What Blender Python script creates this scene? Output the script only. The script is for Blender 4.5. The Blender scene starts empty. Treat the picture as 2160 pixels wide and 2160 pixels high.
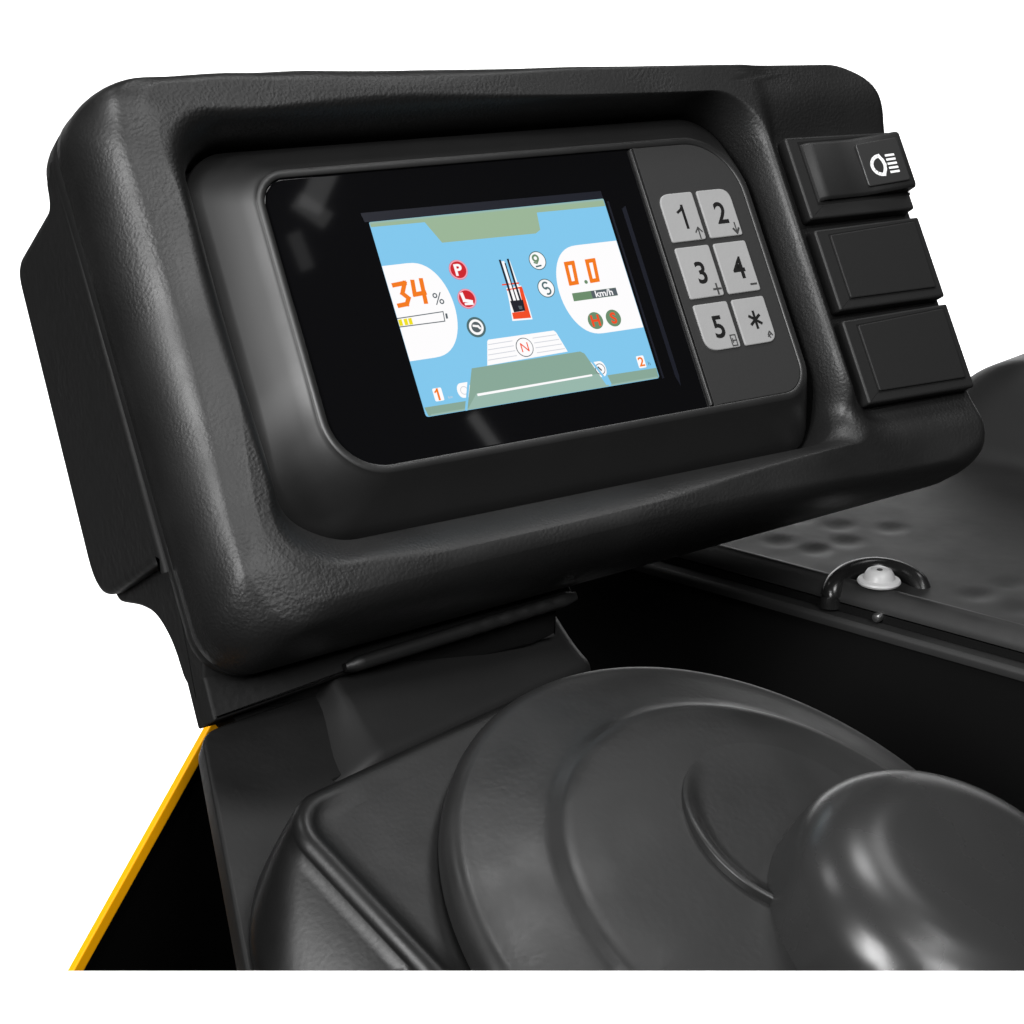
import bpy, bmesh, math, random
from mathutils import Vector, Matrix

random.seed(4)
S = 0.1                                   # one design unit (the width of the LCD) is 10 cm
scene = bpy.context.scene
COL = scene.collection
V3 = Vector

# ------------------------------------------------------------------ frames
class Frame:
    def __init__(self, o, a, b, c):
        self.o, self.a, self.b, self.c = V3(o), V3(a).normalized(), V3(b).normalized(), V3(c).normalized()
    def __call__(self, u, v, n=0.0):
        return self.o + self.a * u + self.b * v + self.c * n

TILT = math.radians(30.916)               # the instrument panel leans back by this much
PANEL = Frame((0, 0, 0), (1, 0, 0), (0, math.sin(TILT), math.cos(TILT)), (0, -math.cos(TILT), math.sin(TILT)))
WHEEL = Frame((-0.257, -1.734, -1.459), (0.966, 0.259, 0), (-0.235, 0.875, 0.423), (0.109, -0.408, 0.906))
LID = Frame((0, 0, 0), (0.966, 0.258, 0), (-0.258, 0.966, 0), (0, 0, 1))

CAM_POS = V3((-3.552, -5.332, 1.312))
CAM_FWD = V3((0.524, 0.793, -0.311)).normalized()
CAM_RIGHT = V3((0.834, -0.551, 0.0)).normalized()
CAM_UP = CAM_RIGHT.cross(CAM_FWD).normalized()
# the machine is shown as a section: everything in front of this sloping plane is cut away
SEC_DIR = (CAM_FWD - CAM_UP * (968.0 / 3846.0)).normalized()
SEC_N = CAM_RIGHT.cross(SEC_DIR).normalized()          # points up, keeps this side

# ------------------------------------------------------------------ materials
def srgb(r, g, b):
    f = lambda c: c / 12.92 if c <= 0.04045 else ((c + 0.055) / 1.055) ** 2.4
    return (f(r / 255), f(g / 255), f(b / 255), 1)

def mat(name, col, rough=0.5, spec=0.5, bump=None, metal=0.0, coat=0.0, mottled=0.0, rough_var=0.0):
    m = bpy.data.materials.new(name); m.use_nodes = True
    nt = m.node_tree; N = nt.nodes; L = nt.links
    b = N['Principled BSDF']
    b.inputs['Base Color'].default_value = (*col[:3], 1)
    b.inputs['Roughness'].default_value = rough
    b.inputs['Specular IOR Level'].default_value = spec
    b.inputs['Metallic'].default_value = metal
    b.inputs['Coat Weight'].default_value = coat
    b.inputs['Coat Roughness'].default_value = 0.05
    tc = N.new('ShaderNodeTexCoord')
    if mottled or rough_var:
        n = N.new('ShaderNodeTexNoise'); n.inputs['Scale'].default_value = 38; n.inputs['Detail'].default_value = 6
        L.new(tc.outputs['Object'], n.inputs['Vector'])
        if mottled:
            mx = N.new('ShaderNodeMix'); mx.data_type = 'RGBA'
            mx.inputs['A'].default_value = (*[c * (1 - mottled) for c in col[:3]], 1)
            mx.inputs['B'].default_value = (*[c * (1 + mottled) for c in col[:3]], 1)
            L.new(n.outputs['Fac'], mx.inputs['Factor']); L.new(mx.outputs['Result'], b.inputs['Base Color'])
        if rough_var:
            mr = N.new('ShaderNodeMapRange'); mr.inputs['From Min'].default_value = .3; mr.inputs['From Max'].default_value = .7
            mr.inputs['To Min'].default_value = rough - rough_var; mr.inputs['To Max'].default_value = rough + rough_var
            L.new(n.outputs['Fac'], mr.inputs['Value']); L.new(mr.outputs['Result'], b.inputs['Roughness'])
    if bump:
        scale, dist, strength = bump
        # leather grain: wrinkles from warped voronoi cells plus fine noise
        warp = N.new('ShaderNodeTexNoise'); warp.inputs['Scale'].default_value = scale * .35; warp.inputs['Detail'].default_value = 3
        L.new(tc.outputs['Object'], warp.inputs['Vector'])
        add = N.new('ShaderNodeVectorMath'); add.operation = 'MULTIPLY_ADD'
        k = 1.6 / scale
        add.inputs[1].default_value = (k, k, k)
        L.new(warp.outputs['Color'], add.inputs[0]); L.new(tc.outputs['Object'], add.inputs[2])
        vo = N.new('ShaderNodeTexVoronoi'); vo.feature = 'SMOOTH_F1'; vo.inputs['Scale'].default_value = scale
        vo.inputs['Smoothness'].default_value = .6
        L.new(add.outputs[0], vo.inputs['Vector'])
        fine = N.new('ShaderNodeTexNoise'); fine.inputs['Scale'].default_value = scale * 1.7; fine.inputs['Detail'].default_value = 4
        L.new(tc.outputs['Object'], fine.inputs['Vector'])
        mixh = N.new('ShaderNodeMath'); mixh.operation = 'MULTIPLY_ADD'; mixh.inputs[1].default_value = .6
        L.new(fine.outputs['Fac'], mixh.inputs[0]); L.new(vo.outputs['Distance'], mixh.inputs[2])
        patch = N.new('ShaderNodeTexNoise'); patch.inputs['Scale'].default_value = 26; patch.inputs['Detail'].default_value = 2
        L.new(tc.outputs['Object'], patch.inputs['Vector'])
        pm = N.new('ShaderNodeMapRange'); pm.inputs['From Min'].default_value = .38; pm.inputs['From Max'].default_value = .62
        pm.inputs['To Min'].default_value = strength * .35; pm.inputs['To Max'].default_value = strength * 1.05
        L.new(patch.outputs['Fac'], pm.inputs['Value'])
        bp = N.new('ShaderNodeBump'); bp.inputs['Distance'].default_value = dist; L.new(pm.outputs['Result'], bp.inputs['Strength'])
        L.new(mixh.outputs[0], bp.inputs['Height']); L.new(bp.outputs['Normal'], b.inputs['Normal'])
    return m

def glow(name, col, strength=1.0):
    """a colour the LCD gives off, behind its own clear face"""
    m = bpy.data.materials.new(name); m.use_nodes = True
    b = m.node_tree.nodes['Principled BSDF']
    b.inputs['Base Color'].default_value = (.01, .01, .01, 1)
    b.inputs['Roughness'].default_value = .2
    b.inputs['Specular IOR Level'].default_value = .2
    b.inputs['Emission Color'].default_value = col
    b.inputs['Emission Strength'].default_value = strength
    return m

M = {}
M['grain'] = mat('grained_black_plastic', (.0085, .0085, .0085), .46, .5, (820, .00038, .34), rough_var=.05)
M['smooth'] = mat('matt_black_plastic', (.007, .007, .007), .5, .35, (420, .0004, .15), rough_var=.05)
M['rear'] = mat('dull_black_plastic', (.009, .009, .009), .58, .2, (300, .0006, .22), rough_var=.05)
M['satin'] = mat('satin_dark_plastic', (.011, .011, .011), .36, .7, None, rough_var=.04)
M['keypad'] = mat('keypad_membrane', (.022, .022, .022), .55, .4, (700, .0002, .1))
M['glass'] = mat('black_glass', (.0035, .0035, .004), .035, .35)
M['lcd_edge'] = mat('lcd_metal_edge', (.007, .008, .014), .35, .3)
M['key'] = mat('grey_silicone_key', (.33, .33, .33), .55, .3, (500, .0002, .12), mottled=.08)
M['ink'] = mat('black_ink', (.006, .006, .006), .6, .2)  # also blackens the shaded gaps round the switch blocks
M['ink_grey'] = mat('dark_grey_ink', (.045, .045, .045), .6, .2)
M['white_print'] = mat('white_print', (.9, .9, .9), .5, .3)
M['switch'] = mat('switch_plastic', (.011, .011, .011), .5, .4, (600, .0002, .15))
M['lens'] = mat('switch_lens', (.022, .022, .022), .3, .5)
M['wheel'] = mat('worn_black_plastic', (.016, .016, .016), .40, .42, (420, .0003, .14), mottled=.12, rough_var=.09)
M['knob'] = mat('polished_black_plastic', (.026, .026, .026), .27, .5, None, rough_var=.03)
M['pod'] = mat('moulded_black_plastic', (.006, .006, .006), .38, .36, (620, .0002, .12), rough_var=.06)
M['pad'] = mat('pad_plastic', (.013, .013, .013), .5, .3, (520, .0002, .12), rough_var=.05)
M['lid'] = mat('dark_rubber_lid', (.015, .015, .015), .5, .4, (150, .0004, .12), mottled=.1, rough_var=.06)
M['dark'] = mat('black_steel_wall', (.004, .004, .004), .7, .08)
M['seal'] = mat('black_rubber_seal', (.004, .004, .004), .6, .15)  # near-black colour that paints shade onto the lid's rim side
M['void'] = mat('flat_black_steel', (.0015, .0015, .0015), .7, .05)
M['yellow'] = mat('yellow_paint', (.93, .40, .0), .5, .2, mottled=.03)
M['whiteplastic'] = mat('white_plastic', (.50, .50, .50), .4, .5)
M['steel'] = mat('zinc_steel', (.5, .5, .5), .35, .5, metal=1.0)
M['gloss'] = mat('glossy_black_rubber', (.012, .012, .012), .25, .5)
G = dict(blue=glow('lcd_blue', srgb(127, 198, 236)), olive=glow('lcd_olive', srgb(153, 180, 150)), sage=glow('lcd_sage', srgb(134, 166, 150)),
         pale=glow('lcd_pale_sage', srgb(150, 182, 170)), white=glow('lcd_white', srgb(252, 251, 252)), orange=glow('lcd_orange', srgb(243, 120, 4)),
         red=glow('lcd_red', srgb(204, 22, 34)), pink=glow('lcd_pink', srgb(240, 165, 185)), yellow=glow('lcd_yellow', srgb(238, 222, 10)),
         grey=glow('lcd_grey', srgb(82, 92, 98)), light=glow('lcd_light_grey', srgb(205, 208, 216)), black=glow('lcd_black', srgb(18, 20, 34)),
         scarlet=glow('lcd_scarlet', srgb(240, 72, 22)), green=glow('lcd_green', srgb(104, 138, 104)), teal=glow('lcd_slate', srgb(74, 104, 108)))

# ------------------------------------------------------------------ mesh builder
class MB:
    def __init__(self): self.v, self.f, self.m = [], [], []
    def vert(self, p): self.v.append(V3(p)); return len(self.v) - 1
    def face(self, idx, m=0): self.f.append(tuple(idx)); self.m.append(m)
    def loops(self, rings, m=0, cap0=False, cap1=False, closed=True):
        base = [[self.vert(p) for p in r] for r in rings]
        n = len(rings[0])
        for a, b in zip(base, base[1:]):
            for i in range(n if closed else n - 1):
                j = (i + 1) % n
                self.face((a[i], a[j], b[j], b[i]), m)
        if cap0: self.face(base[0][::-1], m)
        if cap1: self.face(base[-1], m)
    def poly(self, pts, m=0): self.face([self.vert(p) for p in pts], m)
    def build(self, name, mats, parent=None, base=None, cut=False, angle=35, bevel=None, smooth=True):
        o0 = V3(base) if base is not None else V3((0, 0, 0))
        bm = bmesh.new()
        vs = [bm.verts.new(p) for p in self.v]
        for idx, mi in zip(self.f, self.m):
            try:
                f = bm.faces.new([vs[i] for i in idx]); f.material_index = mi
            except ValueError:
                pass
        bmesh.ops.remove_doubles(bm, verts=bm.verts, dist=1e-5)
        if not getattr(self, 'sheet', False):
            bmesh.ops.recalc_face_normals(bm, faces=bm.faces)
        if bevel:
            es = [e for e in bm.edges if len(e.link_faces) == 2 and e.calc_face_angle(0) > math.radians(40)]
            bmesh.ops.bevel(bm, geom=es, offset=bevel, segments=3, profile=.5, affect='EDGES', clamp_overlap=True)
        if cut:
            r = bmesh.ops.bisect_plane(bm, geom=bm.verts[:] + bm.edges[:] + bm.faces[:], plane_co=CAM_POS, plane_no=SEC_N, clear_inner=True)
            es = [g for g in r['geom_cut'] if isinstance(g, bmesh.types.BMEdge)]
            if es: bmesh.ops.triangle_fill(bm, edges=es, use_beauty=True)
        for v in bm.verts: v.co = (v.co - o0) * S
        me = bpy.data.meshes.new(name); bm.to_mesh(me); bm.free()
        for m in (mats if isinstance(mats, (list, tuple)) else [mats]): me.materials.append(m)
        if smooth:
            me.polygons.foreach_set('use_smooth', [True] * len(me.polygons))
            me.set_sharp_from_angle(angle=math.radians(angle))
        ob = bpy.data.objects.new(name, me); COL.objects.link(ob)
        if parent is not None: ob.parent = parent
        else: ob.location = o0 * S
        return ob

def thing(name, label, cat, base, group=None):
    o = bpy.data.objects.new(name, None); COL.objects.link(o)
    o.empty_display_size = .02
    o.location = V3(base) * S; o['label'] = label; o['category'] = cat
    if group: o['group'] = group
    return o

def tag(o, label, cat):
    o['label'] = label; o['category'] = cat; return o

# outline of a (possibly skewed) quad with rounded corners; same number of points for every call
def rquad(corners, radii, na=14, ne=40):
    """corners counter-clockwise from bottom-left"""
    pts = []; segs = []
    n = 4
    for i in range(n):
        p0, p, p1 = V3((*corners[i - 1], 0)), V3((*corners[i], 0)), V3((*corners[(i + 1) % n], 0))
        a = (p0 - p).normalized(); b = (p1 - p).normalized()
        th = a.angle(b); r = radii[i]
        t = r / math.tan(th / 2)
        c = p + (a + b).normalized() * (r / math.sin(th / 2))
        s, e = p + a * t, p + b * t
        a0 = math.atan2(s.y - c.y, s.x - c.x); a1 = math.atan2(e.y - c.y, e.x - c.x)
        while a1 < a0: a1 += 2 * math.pi
        segs.append([(c.x + r * math.cos(a0 + (a1 - a0) * k / na), c.y + r * math.sin(a0 + (a1 - a0) * k / na)) for k in range(na + 1)])
    for i in range(n):
        pts += segs[i]
        s, e = segs[i][-1], segs[(i + 1) % n][0]
        for k in range(1, ne):
            w = k / ne
            pts.append((s[0] + (e[0] - s[0]) * w, s[1] + (e[1] - s[1]) * w))
    return pts

def rect(u0, u1, v0, v1): return [(u0, v0), (u1, v0), (u1, v1), (u0, v1)]
def smooth(x, a=0.0, b=1.0):
    t = min(1, max(0, (x - a) / (b - a))); return t * t * (3 - 2 * t)

# flat drawing on a frame (print, LCD artwork)
class Draw(MB):
    sheet = True
    def __init__(self, fr, n): super().__init__(); self.fr, self.n = fr, n
    def pg(self, pts, m, lift=0.0): self.poly([self.fr(u, v, self.n + lift) for u, v in pts], m)
    def line(self, pts, w, m, lift=0.0, close=False):
        P = [V3((*p, 0)) for p in pts]
        if close: P.append(P[0])
        for k, (a, b) in enumerate(zip(P, P[1:])):
            d = (b - a).normalized(); q = V3((-d.y, d.x, 0)) * (w / 2)
            e = d * (w * .45)
            l = lift + .00004 * (k % 2)
            self.pg([tuple((a - e - q)[:2]), tuple((b + e - q)[:2]), tuple((b + e + q)[:2]), tuple((a - e + q)[:2])], m, l)
    def disc(self, c, r, m, lift=0.0, sq=1.0, n=28):
        self.pg([(c[0] + r * math.cos(2 * math.pi * k / n), c[1] + r * sq * math.sin(2 * math.pi * k / n)) for k in range(n)], m, lift)
    def ring(self, c, r, w, m, lift=0.0, n=32, a0=0.0, a1=2 * math.pi):
        for k in range(n):
            t0, t1 = a0 + (a1 - a0) * k / n, a0 + (a1 - a0) * (k + 1) / n
            self.pg([(c[0] + (r - w / 2) * math.cos(t0), c[1] + (r - w / 2) * math.sin(t0)), (c[0] + (r + w / 2) * math.cos(t0), c[1] + (r + w / 2) * math.sin(t0)),
                     (c[0] + (r + w / 2) * math.cos(t1), c[1] + (r + w / 2) * math.sin(t1)), (c[0] + (r - w / 2) * math.cos(t1), c[1] + (r - w / 2) * math.sin(t1))], m, lift)
    def text(self, s, c, h, m, lift=0.0, sx=1.0, bold=0.0, shear=0.0):
        cu = bpy.data.curves.new('lettering', 'FONT'); cu.body = s; cu.size = 1; cu.offset = bold; cu.resolution_u = 5; cu.shear = shear
        ob = bpy.data.objects.new('lettering', cu); COL.objects.link(ob)
        me = ob.evaluated_get(bpy.context.evaluated_depsgraph_get()).to_mesh()
        xs = [v.co.x for v in me.vertices]; ys = [v.co.y for v in me.vertices]
        cx, cy, k = (min(xs) + max(xs)) / 2, (min(ys) + max(ys)) / 2, h / (max(ys) - min(ys))
        idx = [self.vert(self.fr(c[0] + (v.co.x - cx) * k * sx, c[1] + (v.co.y - cy) * k, self.n + lift)) for v in me.vertices]
        for p in me.polygons: self.face([idx[i] for i in p.vertices], m)
        ob.to_mesh_clear(); bpy.data.objects.remove(ob); bpy.data.curves.remove(cu)

def slab(mb, outline, fr, n0, n1, m=0, edge=0.0, k=5, m_side=None):
    """solid with this outline between n0 and n1, its upper rim rounded by edge"""
    cx = sum(p[0] for p in outline) / len(outline); cy = sum(p[1] for p in outline) / len(outline)
    nn = len(outline)
    nrm = []
    for i in range(nn):
        a, b = outline[i - 1], outline[(i + 1) % nn]
        t = V3((b[0] - a[0], b[1] - a[1], 0)).normalized(); nrm.append((t.y, -t.x))
    rings = [[fr(u, v, n0) for u, v in outline]]
    for j in range(k + 1):
        a = math.pi / 2 * j / k
        d, h = edge * (1 - math.cos(a)), n1 - edge * (1 - math.sin(a))
        if edge == 0 and j: break
        rings.append([fr(p[0] - q[0] * d, p[1] - q[1] * d, h) for p, q in zip(outline, nrm)])
    if edge:                                               # a flat margin keeps the face flat up to the rounded rim
        rings.append([fr(p[0] - q[0] * (edge + .002), p[1] - q[1] * (edge + .002), n1) for p, q in zip(outline, nrm)])
    mb.loops(rings, m, cap0=True, cap1=True)

def tube(mb, pts, r, m=0, n=12):
    P = [V3(p) for p in pts]; rings = []
    up = V3((0.13, 0.2, 1)).normalized()
    for i, p in enumerate(P):
        t = (P[min(i + 1, len(P) - 1)] - P[max(i - 1, 0)]).normalized()
        a = t.cross(up).normalized(); b = a.cross(t)
        rr = r[i] if isinstance(r, (list, tuple)) else r
        rings.append([p + (a * math.cos(2 * math.pi * k / n) + b * math.sin(2 * math.pi * k / n)) * rr for k in range(n)])
    mb.loops(rings, m, cap0=True, cap1=True)

def lathe(mb, fr, c, prof, m=0, n=96):
    """prof: list of (r, h[, dx, dy])"""
    rings = []
    for p in prof:
        r, h = p[0], p[1]; dx, dy = (p[2], p[3]) if len(p) > 2 else (0, 0)
        rings.append([fr(c[0] + dx + r * math.cos(2 * math.pi * k / n), c[1] + dy + r * math.sin(2 * math.pi * k / n), h) for k in range(n)])
    mb.loops(rings, m, cap0=True, cap1=True)

# ================================================================== INSTRUMENT PANEL
pbase = PANEL(-.4, -1.15, -.33)
panel = thing('instrument_panel', 'tilted black instrument panel with a small colour screen, number keys and three square switches', 'instrument panel', pbase)

# --- front cover: one skin from the display opening over the raised frame and round the outer edge
I = rquad(rect(-1.124, 1.236, -.722, .700), [.24, .15, .23, .19])
O = rquad([(-1.428, -1.050), (2.015, -.935), (2.036, .806), (-1.452, .958)], [.17, .17, .22, .19])
def crown(u):
    """slight crown of the top edge"""
    k = [(-2, -.018), (-1.25, -.018), (-.9, .005), (-.6, .02), (-.2, .02), (.4, .008), (.9, 0), (3, 0)]
    for (a, x), (b, y) in zip(k, k[1:]):
        if a <= u <= b: return x + (y - x) * smooth(u, a, b)
    return 0
O = [(u, v + crown(u) * smooth(v, .5, .8)) for u, v in O]
def cover_n(u, v, dO, side):
    crest = .125 - .02 * smooth(u, .2, 1.9) + .022 * smooth(-v, .6, .8) * (1 - smooth(u, .9, 1.4))
    low = .024 + .032 * smooth(-v, .62, .78)
    wgt = smooth(u, 1.285 - .25 * smooth(-v, .55, .85), 1.375 + .25 * smooth(-v, .55, .85)) * (1 - .85 * smooth(v, .44, .70))
    n = crest + (low - crest) * wgt
    w = side
    if dO < w:
        x = 1 - dO / w
        lf = smooth(-u, 1.0, 1.25)                         # the left side: a flat slope, then a tight turn to the side
        if lf > 0:
            xx = max(0, (x - .42) / .58)
            a = .062 * x
            nl = n - a - (n - a + .15) * (1 - math.sqrt(max(0, 1 - xx ** 2.0)))
        else: nl = n
        no = n - (n + .14) * (1 - math.sqrt(max(0, 1 - x ** 2.3)))
        n = nl * lf + no * (1 - lf)
    return n
mb = MB()
rings = [[PANEL(u, v, -.19) for u, v in I], [PANEL(u, v, -.086) for u, v in I]]
KR = 72
def flare(u, v):
    """width of the rounded slope from the opening up to the crest"""
    l = smooth(-u, .80, 1.12); t = smooth(v, .45, .70); r = smooth(u, 1.0, 1.22); b = smooth(-v, .45, .72)
    return .055 + .05 * l * (1 - b) + .02 * t + .0 * r * (1 - b) + .095 * b
for k in range(1, KR + 1):
    w = k / KR
    w = w ** 1.25 if w < .5 else 1 - (1 - w) ** 1.25 * (.5 ** 1.25) / (.5 ** 1.25)
    ring = []
    for (iu, iv), (ou, ov) in zip(I, O):
        u, v = iu + (ou - iu) * w, iv + (ov - iv) * w
        gap = math.hypot(ou - iu, ov - iv)
        dI, dO = gap * w, gap * (1 - w)
        dl, dr, db, dt = u + 1.455, 2.03 - u, v + 1.05, .90 - v
        # blend edge-rounding widths of the four sides by how near each is
        ws = [(.30, 1 / max(dl, .01) ** 3), (.075, 1 / max(dr, .01) ** 3), (.215, 1 / max(db, .01) ** 3), (.13, 1 / max(dt, .01) ** 3)]
        side = sum(a * b for a, b in ws) / sum(b for a, b in ws)
        side = min(side, gap * .9)
        side += (.27 - side) * smooth(-u, 1.0, 1.3) * (1 - smooth(v, .6, .85)) * (1 - smooth(-v, .7, .95))
        n = cover_n(u, v, dO, side)
        fl = flare(u, v)
        if dI < fl:
            x = 1 - dI / fl
            bt = smooth(-v, .50, .72)                          # along the bottom a long slope facing up
            base = -.085 + .105 * bt
            n = base + (n - base) * (math.sqrt(max(0, 1 - x * x)) * (1 - bt) + (1 - x ** 1.5) * bt)
        ring.append(PANEL(u, v, n))
    rings.append(ring)
def scaled(pts, d):
    nn = len(pts); out = []
    for i in range(nn):
        a, b = pts[i - 1], pts[(i + 1) % nn]
        t = V3((b[0] - a[0], b[1] - a[1], 0)).normalized(); out.append((pts[i][0] + t.y * d, pts[i][1] - t.x * d))
    return out
rings.append([PANEL(u, v, -.165) for u, v in scaled(O, .002)])
rings.append([PANEL(u, v, -.200) for u, v in scaled(O, .004)])
rings.append([PANEL(u, v, -.206) for u, v in scaled(O, -.002)])
rings.append([PANEL(u, v, -.206) for u, v in scaled(O, -.05)])
mb.loops(rings)
front = mb.build('front_cover', M['grain'], panel, pbase, angle=50)

# --- rear cover: flush with the front cover along the seam, a deep box behind, a recessed neck below it
def roundpoly(pts, k=6):
    """pts: (x, y, r) corner list -> rounded outline"""
    out = []; n = len(pts)
    for i in range(n):
        p0, p, p1 = V3((*pts[i - 1][:2], 0)), V3((*pts[i][:2], 0)), V3((*pts[(i + 1) % n][:2], 0)); r = pts[i][2]
        if r <= 0: out.append(tuple(p[:2])); continue
        a, b = (p0 - p).normalized(), (p1 - p).normalized()
        r = min(r, (p0 - p).length * .49, (p1 - p).length * .49)
        for j in range(k + 1):
            t = j / k
            q = (p + a * r) * (1 - t) ** 2 + p * 2 * t * (1 - t) + (p + b * r) * t * t
            out.append((q.x, q.y))
    return out
def side_box(mb, prof, steps):
    """profile in (v, n) carried along u; each step is (u, inset)"""
    P = [V3((v, n, 0)) for v, n in prof]; nn = len(P); nr = []
    area2 = sum(P[i - 1].x * P[i].y - P[i].x * P[i - 1].y for i in range(nn))
    for i in range(nn):
        t = (P[(i + 1) % nn] - P[i - 1]).normalized(); q = V3((t.y, -t.x, 0))
        nr.append(q if area2 > 0 else -q)
    mb.loops([[PANEL(u, p.x - q.x * d * (p.y < -.215), p.y - q.y * d * (p.y < -.215)) for p, q in zip(P, nr)] for u, d in steps], 0, cap0=True, cap1=True)
mb = MB()
def lip(v, k):
    """depth of the rear lip: shallow below the box, deep above"""
    return -.212 - (.066 + .118 * smooth(v, -.62, -.52)) * k
rings = [[PANEL(u, v, -.2085) for u, v in scaled(O, d)] for d in (-.05, -.003)]
for d, k in ((.002, 0.02), (.002, .3), (.0, .7), (-.004, .86), (-.014, .96), (-.03, 1.0), (-.09, 1.0)):
    rings.append([PANEL(u, v, lip(v, k)) for u, v in scaled(O, d)])
mb.loops(rings, 0, cap1=True)
prof = roundpoly([(.78, -.25, 0), (.77, -.372, .05), (.672, -.392, .07), (.655, -.885, .09), (-.60, -.945, .17), (-.62, -.30, .10), (-.66, -.24, 0)], 8)
side_box(mb, prof, [(-1.4535, .034), (-1.4535, .030), (-1.4525, .018), (-1.447, .006), (-1.435, 0), (.5, 0), (.55, .02)])
prof = roundpoly([(-.45, -.25, 0), (-.45, -.90, .03), (-.615, -.90, .06), (-.68, -.68, .10), (-.74, -.55, .14), (-.86, -.475, .10), (-.985, -.462, .03), (-1.02, -.435, .03), (-1.160, -.428, .01), (-1.158, -.40, .01), (-.95, -.24, 0)], 8)
side_box(mb, prof, [(-1.400, .014), (-1.400, .011), (-1.397, .004), (-1.390, 0), (-.1, 0), (0, .02)])
rear = mb.build('rear_cover', M['rear'], panel, pbase, angle=50)

# --- mounting bracket under the panel
mb = MB()
prof = roundpoly([(-1.402, -1.160, .01), (-.92, -1.114, 0), (-.05, -1.062, .02), (.06, -1.035, .02), (.02, -.90, 0), (-1.396, -.90, 0), (-1.398, -.97, .02), (-1.400, -1.06, .05)])
slab(mb, prof, PANEL, -.44, -.290, 0, .012, 3)
mb.build('mounting_bracket', M['rear'], panel, pbase, angle=40)
# rubber strip squeezed between panel and bracket
mb = MB()
a, b = PANEL(-.915, -1.092, -.270), PANEL(.045, -1.040, -.270)
nn = 40
rings = []
for k in range(nn + 1):
    t = k / nn
    p = a.lerp(b, t); w = .025 * min(1, .55 + 9 * t, .6 + 9 * (1 - t)) * (1 + .05 * math.sin(k * 1.9) * (t > .5))
    rings.append([p + PANEL.b * (w * y) + PANEL.c * (w * x) for x, y in ((-1, -1.), (.7, -1.), (1, -.6), (1, .6), (.7, 1.), (-1, 1.))])
mb.loops(rings, 0, True, True)
mb.build('rubber_strip', M['wheel'], panel, pbase, angle=60)

# --- display unit
mb = MB()
inner = rquad(rect(-.879, 1.172, -.508, .553), [.20, .12, .235, .105])
outer = rquad(rect(-1.106, 1.222, -.706, .683), [.235, .13, .215, .175])
rings = []
for w, n in ((1.0, -.18), (1.0, -.082), (.992, -.074), (.975, -.0695), (.75, -.0505), (.5, -.030), (.25, -.0105), (.05, .004), (0.0, .0060)):
    rings.append([PANEL(i[0] + (o[0] - i[0]) * w, i[1] + (o[1] - i[1]) * w, n - .06 * w * smooth(-i[1], .10, .50)) for i, o in zip(scaled(inner, .022), outer)])
# flat rim round the glass
for d, n in ((.020, .0075), (.016, .010), (-.006, .0105), (-.010, .008), (-.0115, -.004), (-.05, -.004)):
    rings.append([PANEL(u, v, n) for u, v in scaled(inner, d)])
mb.loops(rings, 0, cap0=True)
display = mb.build('display', M['satin'], panel, pbase, angle=40)

# glass: left part of the inner window
def window(split_lo, split_hi, left, n0, n1, name, m, inset=.011):
    pts = scaled(inner, -inset)
    side = []
    top, bot = .553 - inset, -.508 + inset
    if left:
        side = [p for p in pts if p[0] < split_lo + (split_hi - split_lo) * (p[1] - bot) / (top - bot) - .004]
        # order is counter-clockwise from bottom-left; rotate so the gap falls at the split
        k = max(range(len(side)), key=lambda i: (side[i][0] - side[i - 1][0]) ** 2 + (side[i][1] - side[i - 1][1]) ** 2)
        side = side[k:] + side[:k]
        side = [(split_hi, top)] + side + [(split_lo, bot)]
    else:
        side = [p for p in pts if p[0] > split_lo + .012]
        k = max(range(len(side)), key=lambda i: (side[i][0] - side[i - 1][0]) ** 2 + (side[i][1] - side[i - 1][1]) ** 2)
        side = side[k:] + side[:k]
        side = [(split_lo, bot)] + side + [(split_hi, top)]
    mb = MB(); slab(mb, side, PANEL, n0, n1, 0, .003, 2)
    return mb
mb = window(.684, .684, True, -.03, .000, 'glass', 'glass')
# edge of the metal can of the LCD showing through the glass
dr = [[(-.515, .3585), (.50, .3585), (.50, .388), (-.522, .393)], [(.570, .31), (.590, .32), (.590, -.36), (.584, -.40), (.572, -.36)], [(.512, .345), (.521, .345), (.521, -.36), (.512, -.36)]]
for q, mi in zip(dr, (1, 1, 1)):
    mb.poly([PANEL(u, v, .0006) for u, v in q], mi)
glass = mb.build('glass', [M['glass'], M['lcd_edge']], display, pbase)
mb = window(.700, .700, False, -.03, .009, 'keypad_plate', 'keypad')
keypad = mb.build('keypad_plate', M['keypad'], display, pbase)
mb = MB()
slab(mb, roundpoly([(.684, -.495, .002), (.699, -.495, .002), (.699, .540, .002), (.684, .540, .002)]), PANEL, -.03, .013, 0, .003, 2)
mb.build('divider_bar', M['satin'], display, pbase)

# --- LCD picture (all artwork of the one screen is one mesh)
names = list(G); K = {k: i for i, k in enumerate(names)}
d = Draw(PANEL, .0012)
X = lambda k: k * .0005
def capsule(u0, c, r, v0, v1, left):
    pts = []
    n = 26
    cv, rv = (v0 + v1) / 2, (v1 - v0) / 2
    for k in range(n + 1):
        t = -math.pi / 2 + math.pi * k / n
        pts.append((c + r * abs(math.cos(t)) ** .85 * (1 if left else -1), cv + rv * math.sin(t)))
    return ([(u0, v0)] + pts + [(u0, v1)]) if left else ([(u0, v1)] + pts[::-1] + [(u0, v0)])
sc_ = roundpoly([(-.500, -.357, .012), (.500, -.357, .012), (.500, .357, .006), (-.500, .357, .006)])
d.pg(sc_, K['blue'])
d.pg([(-.498, .338), (-.283, .336), (-.238, .254), (.158, .250), (.182, .262), (.190, .329), (.498, .327), (.498, .355), (-.498, .355)], K['olive'], X(1))
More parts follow.
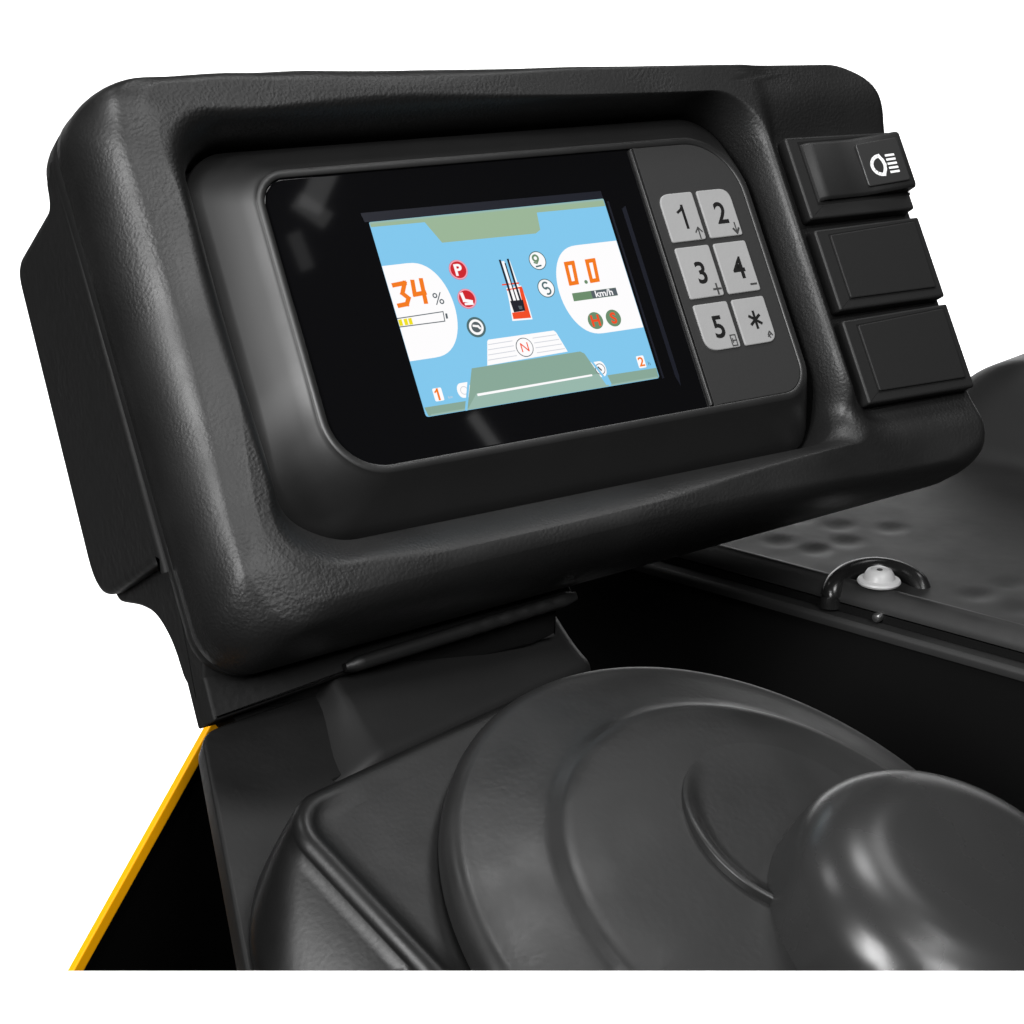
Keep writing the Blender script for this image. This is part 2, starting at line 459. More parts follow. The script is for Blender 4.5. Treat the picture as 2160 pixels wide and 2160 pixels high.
d.pg([(-.498, .349), (.498, .349), (.498, .356), (-.498, .356)], K['pale'], X(2))
d.pg(capsule(-.4995, -.400, .136, -.155, .194, True), K['white'], X(1))
d.pg(capsule(.4985, .318, .137, -.157, .188, False), K['white'], X(1))
# 34 %
L1 = X(2)
d.line([(-.476, .121), (-.432, .124), (-.452, .088), (-.434, .068), (-.447, .048), (-.478, .046)], .0165, K['orange'], L1)
d.line([(-.400, .125), (-.406, .078), (-.366, .080)], .0165, K['orange'], L1)
d.line([(-.365, .127), (-.372, .047)], .0165, K['orange'], L1)
d.text('%', (-.319, .053), .044, K['grey'], L1)
d.line([(-.499, .001), (-.316, .004), (-.320, -.031), (-.499, -.030)], .0035, K['grey'], L1)
d.pg([(-.310, -.004), (-.302, -.004), (-.304, -.023), (-.312, -.023)], K['grey'], L1)
for u in (-.499, -.478, -.460): d.pg([(u, -.027), (u + .014, -.027), (u + .014, -.003), (u, -.004)], K['yellow'], X(3))
# 0.0 km/h
for cu in (.259, .353):
    d.line([(cu - .013, .122), (cu + .019, .123), (cu + .010, .046), (cu - .019, .045)], .0155, K['orange'], L1, close=True)
d.disc((.309, .044), .0075, K['green'], L1)
d.pg([(.233, .008), (.430, .008), (.430, -.023), (.231, -.023)], K['green'], L1)
d.pg([(.316, .007), (.430, .007), (.430, -.022), (.316, -.022)], K['grey'], X(3))
d.text('km/h', (.371, -.0065), .026, K['white'], X(4), 1.15, .02)
# H and S discs
for cu, ch in ((.298, 'H'), (.379, 'S')):
    d.disc((cu, -.106), .033, K['green'], L1); d.text(ch, (cu, -.106), .044, K['scarlet'], X(3), 1.0, .03)
# round symbols
for cv in (.148, .039):
    d.disc((-.206, cv), .0375, K['red'], X(1)); d.ring((-.206, cv), .034, .005, K['pink'], X(2))
d.text('P', (-.206, .148), .044, K['white'], X(3), 1.05, .03)
d.line([(-.222, .058), (-.219, .034), (-.192, .026)], .0125, K['white'], X(3)); d.line([(-.218, .020), (-.190, .018)], .008, K['white'], X(3))
d.disc((-.203, -.068), .038, K['teal'], X(1)); d.disc((-.203, -.068), .029, K['white'], X(2)); d.disc((-.203, -.068), .020, K['grey'], X(3))
d.line([(-.213, -.062), (-.196, -.066), (-.190, -.074)], .008, K['white'], X(4))
for cu, cv, col in ((.130, .147, 'green'), (.131, .040, 'teal')):
    d.disc((cu, cv), .035, K['white'], X(1)); d.ring((cu, cv), .0345, .0035, K['teal'], X(2))
    if col == 'green':
        d.ring((cu - .006, cv + .010), .011, .008, K[col], X(2)); d.line([(cu - .016, cv - .006), (cu - .006, cv - .010), (cu + .002, cv + .0)], .006, K[col], X(2))
        d.line([(cu - .012, cv - .022), (cu + .008, cv - .020)], .006, K['teal'], X(2))
    else:
        d.ring((cu, cv + .010), .012, .007, K[col], X(2), a0=.6, a1=4.9); d.ring((cu + .003, cv - .011), .012, .007, K[col], X(2), a0=-2.2, a1=2.3)
        d.line([(cu - .006, cv), (cu + .010, cv)], .005, K[col], X(2))
# little truck seen from above with two forks
d.pg([(-.034, .060), (.030, .062), (.036, .000), (.035, -.068), (-.050, -.064), (-.040, .0)], K['white'], X(1))
d.pg([(.011, .160), (.0145, .160), (.020, .06), (.0125, .06)], K['white'], X(1))
d.pg([(-.022, .160), (-.010, .160), (-.004, .010), (-.018, .010)], K['white'], X(3))
d.line([(-.027, .163), (-.026, .08), (-.026, .008)], .0085, K['black'], X(4))
d.line([(.007, .163), (.007, .08), (.008, .008)], .0085, K['black'], X(4))
d.line([(-.009, .15), (-.008, .01)], .005, K['black'], X(4))
d.line([(-.046, .073), (.022, .072)], .0055, K['scarlet'], X(3)); d.line([(-.032, .052), (.028, .055)], .006, K['scarlet'], X(3))
d.pg([(.018, .056), (.032, .052), (.030, -.062), (-.044, -.058), (-.042, -.034), (.010, -.034)], K['scarlet'], X(3))
d.pg([(-.036, .010), (.018, .008), (.015, -.033), (-.034, -.034)], K['black'], X(5))
d.pg([(-.010, -.012), (.006, -.014), (.005, -.026), (-.008, -.026)], K['grey'], X(6))
# platform, drum and stage
d.pg([(-.176, -.124), (-.170, -.119), (.108, -.120), (.116, -.128), (.140, -.205), (-.205, -.211)], K['white'], X(1))
for q in (0, 1, 2, 3):
    v = -.137 - .0185 * q
    d.line([(-.176 - .006 * q, v), (-.076, v + .001)], .0028, K['light'], X(2)); d.line([(.012, v), (.112 + .006 * q, v)], .0028, K['light'], X(2))
d.disc((-.033, -.166), .036, K['grey'], X(2)); d.disc((-.033, -.166), .033, K['white'], X(3)); d.text('N', (-.033, -.166), .034, K['scarlet'], X(4), 1.0, .0)
d.pg([(-.270, -.2125), (.192, -.2115), (.208, -.222), (.262, -.356), (-.335, -.356)], K['sage'], X(1) + .0002)
d.pg([(-.281, -.304), (.240, -.304), (.262, -.356), (-.3346, -.356)], K['pale'], X(2))
d.pg([(-.279, -.305), (.212, -.302), (.212, -.309), (-.279, -.314)], K['white'], X(3))
d.pg([(-.497, -.323), (-.331, -.324), (-.338, -.355), (-.490, -.355)], K['sage'], X(2)); d.pg([(.276, -.315), (.498, -.317), (.496, -.355), (.284, -.355)], K['sage'], X(2))
d.pg([(-.480, -.350), (.490, -.350), (.490, -.356), (-.480, -.356)], K['pale'], X(4))
d.line([(-.280, -.215), (-.340, -.354)], .009, K['blue'], X(5)); d.line([(.212, -.224), (.273, -.352)], .009, K['blue'], X(5))
for u0, u1, cu, t in ((-.447, -.411, -.429, '1'), (.424, .458, .441, '2')):
    d.pg(roundpoly([(u0, -.309, .006), (u1, -.309, .006), (u1, -.262, .006), (u0, -.262, .006)]), K['white'], X(1)); 
    if t == '1': d.line([(cu, -.303), (cu, -.267)], .008, K['orange'], X(2)); d.line([(cu, -.268), (cu - .010, -.276)], .006, K['orange'], X(2) + .0001)
    else: d.text(t, (cu, -.285), .036, K['orange'], X(2), 1.1, .02)
d.text('km', (-.385, -.301), .010, K['light'], X(1)); d.text('h', (.474, -.296), .016, K['teal'], X(1))
d.pg(capsule(-.297, -.330, .022, -.312, -.258, False), K['white'], X(1)); d.ring((-.325, -.286), .014, .003, K['light'], X(2))
d.pg(capsule(.222, .256, .024, -.318, -.258, True), K['white'], X(1)); d.ring((.254, -.288), .020, .0028, K['grey'], X(2)); d.line([(.248, -.280), (.257, -.292)], .006, K['grey'], X(2))
screen = d.build('screen', [G[k] for k in names], display, pbase, smooth=False)

# --- six keys with their printing
cols = ((.742, .9065), (.928, 1.088)); rows = ((.148, .345), (-.082, .126), (-.292, -.105))
marks = [['1', '2'], ['3', '4'], ['5', '*']]
for r in range(3):
    for c in range(2):
        u0, u1 = cols[c]; v0, v1 = rows[r]
        rad = [.012, .012, .012, .012]                     # bl, br, tr, tl
        if r == 0: rad[3 if c == 0 else 2] = .052
        if r == 2: rad[0 if c == 0 else 1] = .060 if c == 0 else .045
        ol = roundpoly([(u0, v0, rad[0]), (u1, v0, rad[1]), (u1, v1, rad[2]), (u0, v1, rad[3])], 7)
        mb = Draw(PANEL, 0.0); mb.sheet = False
        slab(mb, ol, PANEL, .007, .0155, 0, .004, 4)
        cu, cv = u0 + (u1 - u0) * .53, (v0 + v1) / 2 + (-.004 if r else .0)
        mb.n = .0159
        t = marks[r][c]
        if t == '*':
            for a in (90, 150, 30): 
                q = V3((math.cos(math.radians(a)), math.sin(math.radians(a)), 0)) * .032
                mb.line([(cu - q.x * .85, cv + .006 - q.y), (cu + q.x * .85, cv + .006 + q.y)], .0115, 1, .0001 * a / 30)
        else:
            if t == '1':
                mb.line([(cu + .006, cv - .044), (cu + .006, cv + .044)], .0125, 1); mb.line([(cu + .006, cv + .042), (cu - .002, cv + .030), (cu - .020, cv + .020)], .0105, 1, .0001)
            else: mb.text(t, (cu, cv), .090, 1, 0, .95, .02)
        su, sv = u1 - .026, v0 + .028
        if t == '1': mb.line([(su, sv - .022), (su, sv + .020)], .006, 2); mb.line([(su - .015, sv + .004), (su, sv + .022), (su + .015, sv + .004)], .006, 2, .0001)
        if t == '2': mb.line([(su, sv + .024), (su, sv - .014)], .006, 2); mb.line([(su - .013, sv), (su, sv - .018), (su + .013, sv)], .009, 2, .0001)
        if t == '3': mb.line([(su, sv - .020), (su, sv + .020)], .008, 2); mb.line([(su - .017, sv), (su + .017, sv)], .008, 2, .0001)
        if t == '4': mb.line([(su - .014, sv), (su + .012, sv)], .008, 2)
        if t == '5':
            mb.line([(su - .012, sv - .020), (su + .012, sv - .020), (su + .012, sv + .022), (su - .012, sv + .022)], .005, 2, close=True); mb.line([(su - .006, sv), (su + .012, sv)], .005, 2, .0001)
            mb.line([(su - .005, sv - .006), (su - .005, sv + .008)], .005, 2, .0002)
        if t == '*': mb.line([(su + .010, sv - .002), (su, sv + .014), (su - .010, sv + .002), (su - .003, sv - .010)], .006, 2); mb.line([(su - .012, sv - .006), (su + .006, sv + .006)], .005, 2, .0001)
        lab = {'1': 'key printed 1 with an up arrow', '2': 'key printed 2 with a down arrow', '3': 'key printed 3 with a plus sign', '4': 'key printed 4 with a minus sign', '5': 'key printed 5 with a small door sign', '*': 'key printed with an asterisk'}[t]
        o = mb.build('key', [M['key'], M['ink'], M['ink_grey']], display, pbase, angle=30)
        o['label'] = lab

# --- switch column
SW_N = .085
def switch_body(mb, u0, u1, v0, v1, v0r, v1r, n0=.0, n1=SW_N):
    ol = roundpoly([(u0, v0, .012), (u1, v0r, .012), (u1, v1r, .012), (u0, v1, .012)], 4)
    slab(mb, ol, PANEL, n0, n1, 0, .009, 3)
    # black ledge round the block's foot, painting in the shade of the gap
    ol = roundpoly([(u0 - .026, v0 - .014, .02), (u1 + .004, v0r - .010, .02), (u1 + .004, v1r + .008, .02), (u0 - .026, v1 + .010, .02)], 4)
    slab(mb, ol, PANEL, n0 - .02, .026, 1, .004, 2)
def gap_shade(mb, pts, n, w):
    """dark gap round an insert: a narrow sunk-looking strip of black rubber"""
    o = scaled(pts, w)
    rings = [[PANEL(u, v, n) for u, v in o], [PANEL(u, v, n + .0008) for u, v in o], [PANEL(u, v, n + .0008) for u, v in pts]]
    mb.loops(rings, 1)  # the black here paints the shade of the gap
sw_rects = [(1.388, 1.952, .152, .503, .147, .490), (1.383, 1.955, -.232, .108, -.238, .112), (1.373, 1.950, -.618, -.272, -.628, -.268)]
# first: headlamp rocker
mb = MB(); switch_body(mb, sw_rects[0][0], sw_rects[0][1], sw_rects[0][2], sw_rects[0][3], sw_rects[0][4], sw_rects[0][5])
gap_shade(mb, [(1.449, .219), (1.947, .219), (1.947, .469), (1.449, .469)], SW_N, .012)
sw = mb.build('rocker_switch', [M['switch'], M['ink']], panel, pbase, angle=40)
mb = MB()
prof = [(1.452, .080), (1.456, .094), (1.475, .108), (1.50, .112), (1.62, .108), (1.70, .108), (1.74, .116), (1.92, .150), (1.938, .146), (1.942, .080)]
rings = []
for vv, ins in ((.222, 0), (.222, .0), (.228, .006), (.236, .009), (.452, .009), (.460, .006), (.466, 0)):
    rings.append([PANEL(u, vv + (.0 if ins else 0), n - (.009 - ins if n > .09 else 0)) for u, n in prof])
mb.loops(rings, 0, True, True, closed=True)
rk = mb.build('rocker', M['switch'], sw, pbase, angle=30)
# lens with headlamp sign on the raised end of the rocker
sl = (.150 - .116) / (1.92 - 1.74)
LF = Frame(PANEL(1.74, .0, .116 + .0015), PANEL.a + PANEL.c * sl, PANEL.b, PANEL.c - PANEL.a * sl)
mb = Draw(LF, 0.0); mb.sheet = False
slab(mb, roundpoly([(-.030, .250, .012), (.172, .248, .012), (.172, .436, .012), (-.030, .436, .012)], 4), LF, -.004, .008, 0, .004, 3)
mb.n = .0086
cx, cy = .048, .330
bow = []
for k in range(17):
    t = math.pi / 2 + math.pi * k / 16
    bow.append((cx + .010 + .044 * math.cos(t), cy + .040 * math.sin(t)))
bow += [(cx + .022, cy - .018), (cx + .026, cy), (cx + .022, cy + .018)]
mb.line(bow, .0140, 1, 0, close=True)
for q in range(5):
    v = cy + .036 - q * .018
    mb.line([(cx + .044, v), (cx + .080, v - .001)], .0092, 1, .0001)
mb.build('lens', [M['lens'], M['white_print']], sw, pbase, angle=30)
# two blank covers
for k in (1, 2):
    u0, u1, v0, v1, v0r, v1r = sw_rects[k]
    mb = MB(); switch_body(mb, u0, u1, v0, v1, v0r, v1r)
    cp = [(u0 + .066, v0 + .043), (u1 - .040, v0r + .043), (u1 - .035, v1r - .020), (u0 + .066, v1 - .030)]
    gap_shade(mb, cp, SW_N, .007)
    bp = mb.build('blank_cover', [M['switch'], M['ink']], panel, pbase, angle=40)
    mb = MB()
    slab(mb, roundpoly([(u0 + .066, v0 + .043, .008), (u1 - .040, v0r + .043, .008), (u1 - .035, v1r - .020, .008), (u0 + .066, v1 - .030, .008)], 3), PANEL, SW_N - .01, SW_N + .008, 0, .004, 2)
    mb.build('cover_plate', M['switch'], bp, pbase, angle=40)

# ================================================================== SIDE CONSOLE under the panel
cbase = WHEEL(-.2, .4, -1.2)
console = thing('side_console', 'black moulded console under the instrument panel carrying the round steering wheel', 'console', cbase)
mb = MB()
slab(mb, roundpoly([(-1.71, .0, 0), (-.60, .0, 0), (-.52, 1.255, 0), (.60, 1.255, 0), (.60, 1.55, .02), (-.66, 1.62, .06), (-.785, 1.62, .06)], 6), WHEEL, -.52, -.444, 0, .012, 3)
mb.build('base_plate', M['smooth'], console, cbase, cut=True, angle=40)
# raised pad that rises from the plate and runs up under the bracket
mb = MB()
xs = [-.64 + .40 * k / 34 for k in range(35)] + [-.24 + .86 * k / 30 for k in range(1, 31)] + [.62 + .14 * (1 - math.cos(math.pi / 2 * k / 8)) for k in range(1, 9)]
ys = [1.205 + .055 * (1 - math.cos(math.pi / 2 * k / 7)) for k in range(8)] + [1.26 + .49 * k / 40 for k in range(1, 41)]
def pad_h(x, y):
    f = smooth(y, 1.2, 1.62)
    w = .022 + .09 * (1 - f)                              # the left edge is tightest at the back
    x0 = -.305 - .130 * (1 - f)
    t = min(1, max(0, (x - (x0 - w)) / (2 * w)))
    h = -.452 + (.100 - .045 * (1 - f)) * t * t * (3 - 2 * t)
    if y < 1.26: h -= .055 * (1 - math.sqrt(max(0, 1 - ((1.26 - y) / .0551) ** 2)))
    if x > .70: h -= .06 * (1 - math.sqrt(max(0, 1 - ((x - .70) / .0601) ** 2)))
    return h
ids = [[mb.vert(WHEEL(x + (.05 * smooth(y, 1.25, 1.6) if x > .6 else 0), y, pad_h(x, y))) for y in ys] for x in xs]
for i in range(len(xs) - 1):
    for j in range(len(ys) - 1): mb.face((ids[i][j], ids[i + 1][j], ids[i + 1][j + 1], ids[i][j + 1]))
low = [[mb.vert(WHEEL(x, y, -.54)) for y in (ys[0], ys[-1])] for x in (xs[0], xs[-1])]
mb.face((low[0][0], low[0][1], low[1][1], low[1][0]))
mb.face([ids[i][0] for i in range(len(xs))] + [low[1][0], low[0][0]])
mb.face([ids[-1][j] for j in range(len(ys))] + [low[1][1], low[1][0]])
mb.face([ids[i][-1] for i in range(len(xs))] + [low[1][1], low[0][1]])
mb.face([ids[0][j] for j in range(len(ys))] + [low[0][1], low[0][0]])
mb.build('raised_pad', M['pad'], console, cbase, cut=True, angle=50)
# pod the wheel turns on
# inner body, seen only through the gap behind the pod
mb = MB(); slab(mb, [(-.55, 1.30), (.5, 1.30), (.5, 1.56), (-.55, 1.6)], WHEEL, -1.1, -.53)
mb.build('inner_body', M['dark'], console, cbase, cut=True)
top = rquad([(-1.06, -1.06), (1.06, -1.06), (1.06, 1.06), (-1.06, 1.06)], [.5, .5, 1.0, .17], 24, 30)
bot = rquad([(-1.46, -1.5), (1.2, -1.5), (1.2, 1.08), (-1.275, 1.14)], [.8, .5, 1.0, .60], 24, 30)
def mix(a, b, t): return [(p[0] + (q[0] - p[0]) * t, p[1] + (q[1] - p[1]) * t) for p, q in zip(a, b)]
rings = [[WHEEL(u, v, -1.1) for u, v in scaled(bot, -.05)]]
for k in range(17):
    t = 1 - k / 16
    rings.append([WHEEL(u, v, -.150 - .36 * t) for u, v in mix(top, scaled(bot, -.03 * smooth(t, .6, 1.0)), 1 - (1 - t) ** 2.0)])
for k in range(1, 9):
    a = math.pi / 2 * k / 8
    rings.append([WHEEL(u, v, -.150 + .045 * math.sin(a)) for u, v in scaled(top, -.045 * (1 - math.cos(a)))])
rings.append([WHEEL(u, v, -.1055 - .006 * smooth(-u, .8, 1.0)) for u, v in scaled(top, -.060)])
rings.append([WHEEL(u, v, -.1065 - .012 * smooth(-u, .75, .95)) for u, v in scaled(top, -.085)])
rings.append([WHEEL(u, v, -.1065 - .012 * smooth(-u, .75, .95)) for u, v in scaled(top, -.12)])
mb = MB(); mb.loops(rings, 0, True, True)
mb.build('wheel_pod', M['pod'], console, cbase, cut=True, angle=60)

# ================================================================== STEERING WHEEL
wbase = WHEEL(0, 0, -.14)
wheel = thing('steering_wheel', 'small round black steering wheel with stepped rings and a fat knob', 'steering wheel', wbase)
mb = MB()
prof = [(.93, -.13), (.985, -.125), (1.0, -.10), (1.003, -.05)]
for k in range(1, 9):
    a = math.pi / 2 * k / 8
    prof.append((1.003 - .06 * (1 - math.cos(a)), -.05 + .055 * math.sin(a)))
prof += [(.90, .016), (.85, .030, .01, -.01), (.80, .046, .015, -.02), (.770, .056, .02, -.03), (.755, .068, .025, -.04), (.742, .083, .027, -.045),
         (.728, .092, .028, -.047), (.70, .099, .03, -.05), (.6, .103, .04, -.04), (.5, .107, .06, -.0), (.3, .110, .1, .03), (.02, .1105, .15, .08)]
lathe(mb, WHEEL, (0, 0), prof, 0, 160)
mb.build('wheel_disc', M['wheel'], wheel, wbase, cut=True, angle=60)
# hub cap: flush with the disc except for a lip that stands proud along one side
mb = MB()
def lip_h(th):
    d = math.degrees(th) % 360
    return .026 * smooth(d, 98, 165) * (1 - smooth(d, 285, 330))
rr = [.02, .06, .10, .14, .18, .22, .25, .28, .30, .32, .335, .345, .352, .357, .359, .360]
hub = []
for r in rr:
    ring = []
    for k in range(144):
        th = 2 * math.pi * k / 144; H = lip_h(th)
        e = 1 - math.sqrt(max(0, 1 - max(0, (r - .345) / .0151) ** 2))
        ring.append(WHEEL(.165 + r * math.cos(th), .085 + r * math.sin(th), .1115 + H * (smooth(r, .305, .346) - .35 * e)))
    hub.append(ring)
hub.append([WHEEL(.165 + .360 * math.cos(2 * math.pi * k / 144), .085 + .360 * math.sin(2 * math.pi * k / 144), .06) for k in range(144)])
mb.loops(hub[::-1], 0, True, True)
mb.build('hub_cap', M['wheel'], wheel, wbase, cut=True, angle=60)
# knob
mb = MB()
kc = (.215, -.430)
prof = [(.522, .09), (.522, .115), (.520, .14), (.517, .17), (.513, .205), (.508, .235)]
for k in range(0, 15):
    a = .10 + (math.pi / 2 - .10) * k / 14
    prof.append((.260 + .247 * math.cos(a), .225 + .200 * math.sin(a)))
prof += [(.2, .427), (.15, .429), (.08, .430), (.01, .4305)]
lathe(mb, WHEEL, kc, prof, 0, 120)
mb.build('knob', M['knob'], wheel, wbase, cut=True, angle=70)

# ================================================================== BATTERY COVER on the right
bbase = LID(2.5, 0, -3.0)
cover = thing('battery_cover', 'dark rubbery battery box lid with dimples beside the panel, sloping up at right', 'battery cover', bbase)
mb = MB()
dim = [(1.7, .445), (2.08, .46), (1.95, .275), (1.76, .27), (1.93, -.52), (2.15, -.5), (1.95, -.72), (2.25, .30), (2.2, -.74), (1.62, .66), (2.0, .64)]
dim = [(x * .966 + y * .258, -x * .258 + y * .966) for x, y in dim]
T0, T1, S0, S1 = -1.9, 2.2, 1.385, 5.0
def lid_z(s, t):
    z = -1.35
    up = smooth(s, 3.45, 4.0)
    q = min(1, max(0, (t + .1) / .5))                      # the slope rounds off towards the back
    z += up * .44 * math.sqrt(1 - q * q)
    for a, b in dim:
        q = ((s - a) / .075) ** 2 + ((t - b) / .060) ** 2
        if q < 6: z -= .011 * math.exp(-q ** 1.5)
    z += .042 * math.exp(-((s - S0 - .060) / .042) ** 2)   # bead along the rim
    if s - S0 < .05: z -= .05 - math.sqrt(max(0, .05 ** 2 - (.05 - (s - S0)) ** 2))
    return z
ss = [S0 + .05 * (1 - math.cos(math.pi / 2 * k / 6)) for k in range(7)] + [S0 + .05 + (1.3 * k / 60) for k in range(1, 61)] + [S0 + 1.35 + k * .05 for k in range(1, 46)]
ts = [T0 + (T1 - T0) * k / 150 for k in range(151)]
ids = [[mb.vert(LID(s, t, lid_z(s, t))) for t in ts] for s in ss]
for i in range(len(ss) - 1):
    for j in range(len(ts) - 1): mb.face((ids[i][j], ids[i + 1][j], ids[i + 1][j + 1], ids[i][j + 1]))
# rim down to the flange, its shade put in as a near-black colour
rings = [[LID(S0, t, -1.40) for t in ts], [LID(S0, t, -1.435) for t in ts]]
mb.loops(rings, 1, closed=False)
# closed skirt and underside
e0 = [LID(ss[-1], T0, lid_z(ss[-1], T0)), LID(ss[-1], T1, lid_z(ss[-1], T1))]
mb.poly([LID(S0, T0, -1.435), LID(ss[-1], T0, -1.435), LID(ss[-1], T1, -1.435), LID(S0, T1, -1.435)])
for t in (T0, T1): mb.poly([LID(S0, t, -1.435)] + [LID(s, t, lid_z(s, t)) for s in ss] + [LID(ss[-1], t, -1.435)])
mb.poly([LID(ss[-1], t, lid_z(ss[-1], t)) for t in ts] + [LID(ss[-1], T1, -1.435), LID(ss[-1], T0, -1.435)])
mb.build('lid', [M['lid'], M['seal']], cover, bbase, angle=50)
mb = MB()
pr = [(1.325, -1.452), (1.322, -1.462), (1.322, -1.485), (1.6, -1.485), (1.6, -1.438), (1.36, -1.438), (1.335, -1.440)]
mb.loops([[LID(s, t, z) for s, z in pr] for t in (T0, T1)], 0, True, True)
mb.build('flange', M['lid'], cover, bbase, angle=30)
mb = MB()
pr = [(1.345, -1.486), (1.345, -3.0), (4.8, -3.0), (4.8, -1.486)]
mb.loops([[LID(s, t, z) for s, z in pr] for t in (T0 + .02, T1 - .02)], 0, True, True)
mb.build('side_wall', M['dark'], cover, bbase, cut=True, angle=30)
# lifting eye: a black bent tube over the rim, and the white plastic screw beside it
mb = MB()
pts = []
ctrl = [(1.385, -.515, -1.43), (1.395, -.51, -1.37), (1.44, -.505, -1.335), (1.53, -.50, -1.322), (1.62, -.525, -1.318), (1.68, -.58, -1.320), (1.70, -.66, -1.328), (1.685, -.74, -1.345), (1.665, -.78, -1.385)]
for i in range(len(ctrl) - 1):
    p0, p1, p2, p3 = [V3(ctrl[max(0, min(len(ctrl) - 1, i + q))]) for q in (-1, 0, 1, 2)]
    for k in range(6):
        t = k / 6
        q = .5 * ((2 * p1) + (p2 - p0) * t + (2 * p0 - 5 * p1 + 4 * p2 - p3) * t * t + (3 * p1 - p0 - 3 * p2 + p3) * t ** 3)
        pts.append(LID(*q))
tube(mb, pts, .046)
mb.build('lifting_eye', M['gloss'], cover, bbase, angle=60)
mb = MB()
SF = Frame(LID(1.478, -.680, -1.296), LID.a, LID.b, LID.c)
lathe(mb, SF, (0, 0), [(.070, -.015), (.086, -.010), (.090, -.002), (.086, .006), (.066, .012), (.060, .030), (.050, .046), (.036, .053), (.034, .048), (.001, .047)], 0, 40)
lathe(mb, SF, (0, 0), [(.012, .046), (.012, .050), (.001, .051)], 1, 16)
mb.build('plastic_screw', [M['whiteplastic'], M['ink_grey']], cover, bbase, angle=40)
for s, t in ((1.372, -.745),):
    mb = MB(); q = Frame(LID(s, t, -1.410), -LID.a, LID.b, LID.c)
    rings = []
    for r, n in ((.020, -.03), (.020, .010), (.015, .018), (.002, .020)):
        rings.append([q(n, r * math.cos(2 * math.pi * k / 16), r * math.sin(2 * math.pi * k / 16)) for k in range(16)])
    mb.loops(rings, 0, True, True)
    mb.build('stud', M['steel'], cover, bbase, angle=40)

# ================================================================== YELLOW BODY PANEL at the left
MX, MY = V3((.977, .212, 0)), V3((-.212, .977, 0))
a = V3((-1.312, -.12, -1.240)); b = V3((-1.888, -.17, -1.995))
dirn = (b - a).normalized()
BF = Frame(a, dirn, MY.cross(dirn), -MY)                       # runs down the sloping edge; second axis points inwards
body = thing('body_panel', 'flat black machine side panel with a bright yellow sloping edge below the instrument panel', 'body panel', BF(.6, .6, 0))
bb = BF(.6, .6, 0)
sgn = 1 if BF.b.x > 0 else -1
mb = MB()
ol = [(-.25, .040 * sgn), (1.6, .040 * sgn), (1.6, 1.6 * sgn), (-.25, 1.2 * sgn)]
if sgn < 0: ol = ol[::-1]
slab(mb, ol, BF, -.012, -.002, 0, .0)
mb.build('inner_panel', M['void'], body, bb, cut=True)
mb = MB()
ol = [(-.25, 0), (1.6, 0), (1.6, .043 * sgn), (-.25, .043 * sgn)]
if sgn < 0: ol = ol[::-1]
slab(mb, ol, BF, -.012, .012, 0, .005, 3)
mb.build('yellow_edge', M['yellow'], body, bb, cut=True)

# ================================================================== BACKDROP, LIGHT, CAMERA
cw = CAM_POS
mb = MB(); mb.sheet = True
rows_ = []
for k in range(25):
    t = -1 + 2 * k / 24
    dist = 26 - 3 * t * t
    rows_.append([CAM_POS + CAM_FWD * (dist - 3 * (abs(x) / 14) ** 2) + CAM_RIGHT * x + CAM_UP * (t * 11.5) for x in range(-14, 15, 2)])
mb.loops(rows_, 0, closed=False)
bd = mb.build('backdrop', mat('white_paper', (.86, .86, .86), .9, .1), None, CAM_POS + CAM_FWD * 26, angle=80)
bd['kind'] = 'structure'

def area(name, pos, target, sx, sy, power, col=(1, 1, 1), spread=None):
    l = bpy.data.lights.new(name, 'AREA'); l.shape = 'RECTANGLE'; l.size = sx * S; l.size_y = sy * S; l.energy = power; l.color = col
    if spread: l.spread = math.radians(spread)
    o = bpy.data.objects.new(name, l); COL.objects.link(o)
    o.location = V3(pos) * S
    o.rotation_euler = (V3(target) - V3(pos)).to_track_quat('-Z', 'Y').to_euler()
    return o
# lamps of the backdrop, above, below and either side of the picture
for k, (x, y) in enumerate(((-15, 0), (15, 0), (0, 13), (0, -13))):
    p = CAM_POS + CAM_FWD * 15 + CAM_RIGHT * x + CAM_UP * y
    area('backdrop_lamp', p, CAM_POS + CAM_FWD * 25 + CAM_RIGHT * x * .15 + CAM_UP * y * .15, 8, 8, 9.5, spread=100)
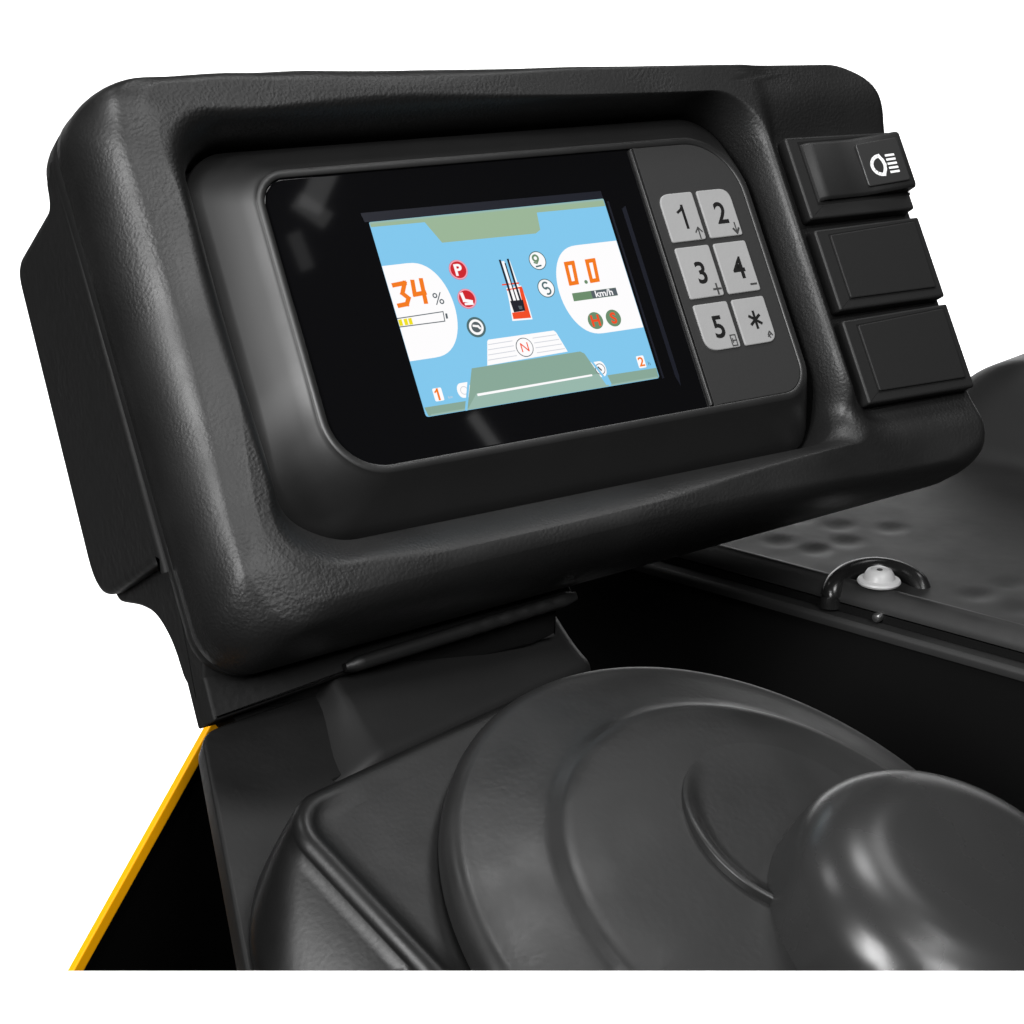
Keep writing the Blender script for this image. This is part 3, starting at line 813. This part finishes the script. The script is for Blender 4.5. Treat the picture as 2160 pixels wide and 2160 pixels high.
# room lamps: paired tubes up left and a row in front, softboxes, plus added overhead and back fills
AIM = V3((0, -.5, -.5))
def lamp(name, d, sx, sy, power, shift=0.0, dist=20):
    d = V3(d).normalized(); side = V3((0, 0, 1)).cross(d).normalized()
    area(name, d * dist + side * shift, AIM, sx, sy, power)
for q in (-1.5, 1.5): lamp('side_tube_lamp', (-.80, -.34, .48), 1.1, 9, 17, q)
lamp('side_softbox', (-.9, -.25, .35), 7, 7, 13)
for az, size, power in ((-14, 1.4, 1.7), (4, 1.4, 1.7), (18, 1.2, 1.5), (32, 1.2, 1.5), (44, 1.2, 1.2)):
    q = math.radians(az); lamp('front_lamp', (.56 * math.sin(q), -.56 * math.cos(q), .83), size, size, power)
lamp('softbox', (-.1, -.77, .62), 6.5, 6.5, 18.5)
lamp('ceiling_lamp', (.19, .11, .97), 4.5, 4.5, 11)  # added fill, placed to brighten the wheel's sloping ring
lamp('far_ceiling_lamp', (.56, .03, .83), 5, 5, 4)  # added fill, placed to brighten the top of the bezel
lamp('back_lamp', (-.45, .44, .76), 5, 5, 4)  # added fill that puts a highlight on the lid's bead
# small unseen lamps added only to show as reflections in the glass
def mirrored(u, v, sx, sy, power, turn=0.0, dist=20):
    p = PANEL(u, v, 0); d = (p - CAM_POS).normalized(); r = d - 2 * d.dot(PANEL.c) * PANEL.c
    q = p + r * dist
    o = area('wall_lamp', q, p, sx, sy, power); o.rotation_euler.rotate_axis('Z', turn)
    return o
mirrored(-.650, .50, .70, .34, .0085, .5)
mirrored(-.70, .42, .26, .55, .004, .35)
mirrored(-.785, .28, .20, .55, .0022, -.25)
mirrored(-.285, -.46, .16, .8, .006)

w = bpy.data.worlds.new('World'); scene.world = w; w.use_nodes = True
w.node_tree.nodes['Background'].inputs['Color'].default_value = (1, 1, 1, 1)
w.node_tree.nodes['Background'].inputs['Strength'].default_value = .004

cam = bpy.data.cameras.new('camera'); co = bpy.data.objects.new('camera', cam); COL.objects.link(co)
cam.sensor_width = 36; cam.sensor_height = 36; cam.sensor_fit = 'HORIZONTAL'; cam.lens = 36 * 3846.12 / 2160
cam.clip_start = .01; cam.clip_end = 100
R = Matrix((CAM_RIGHT, CAM_UP, -CAM_FWD)).transposed()
co.matrix_world = Matrix.Translation(CAM_POS * S) @ R.to_4x4()
scene.camera = co
vs = scene.view_settings
vs.view_transform = 'Standard'; vs.look = 'None'; vs.exposure = 0; vs.gamma = 1
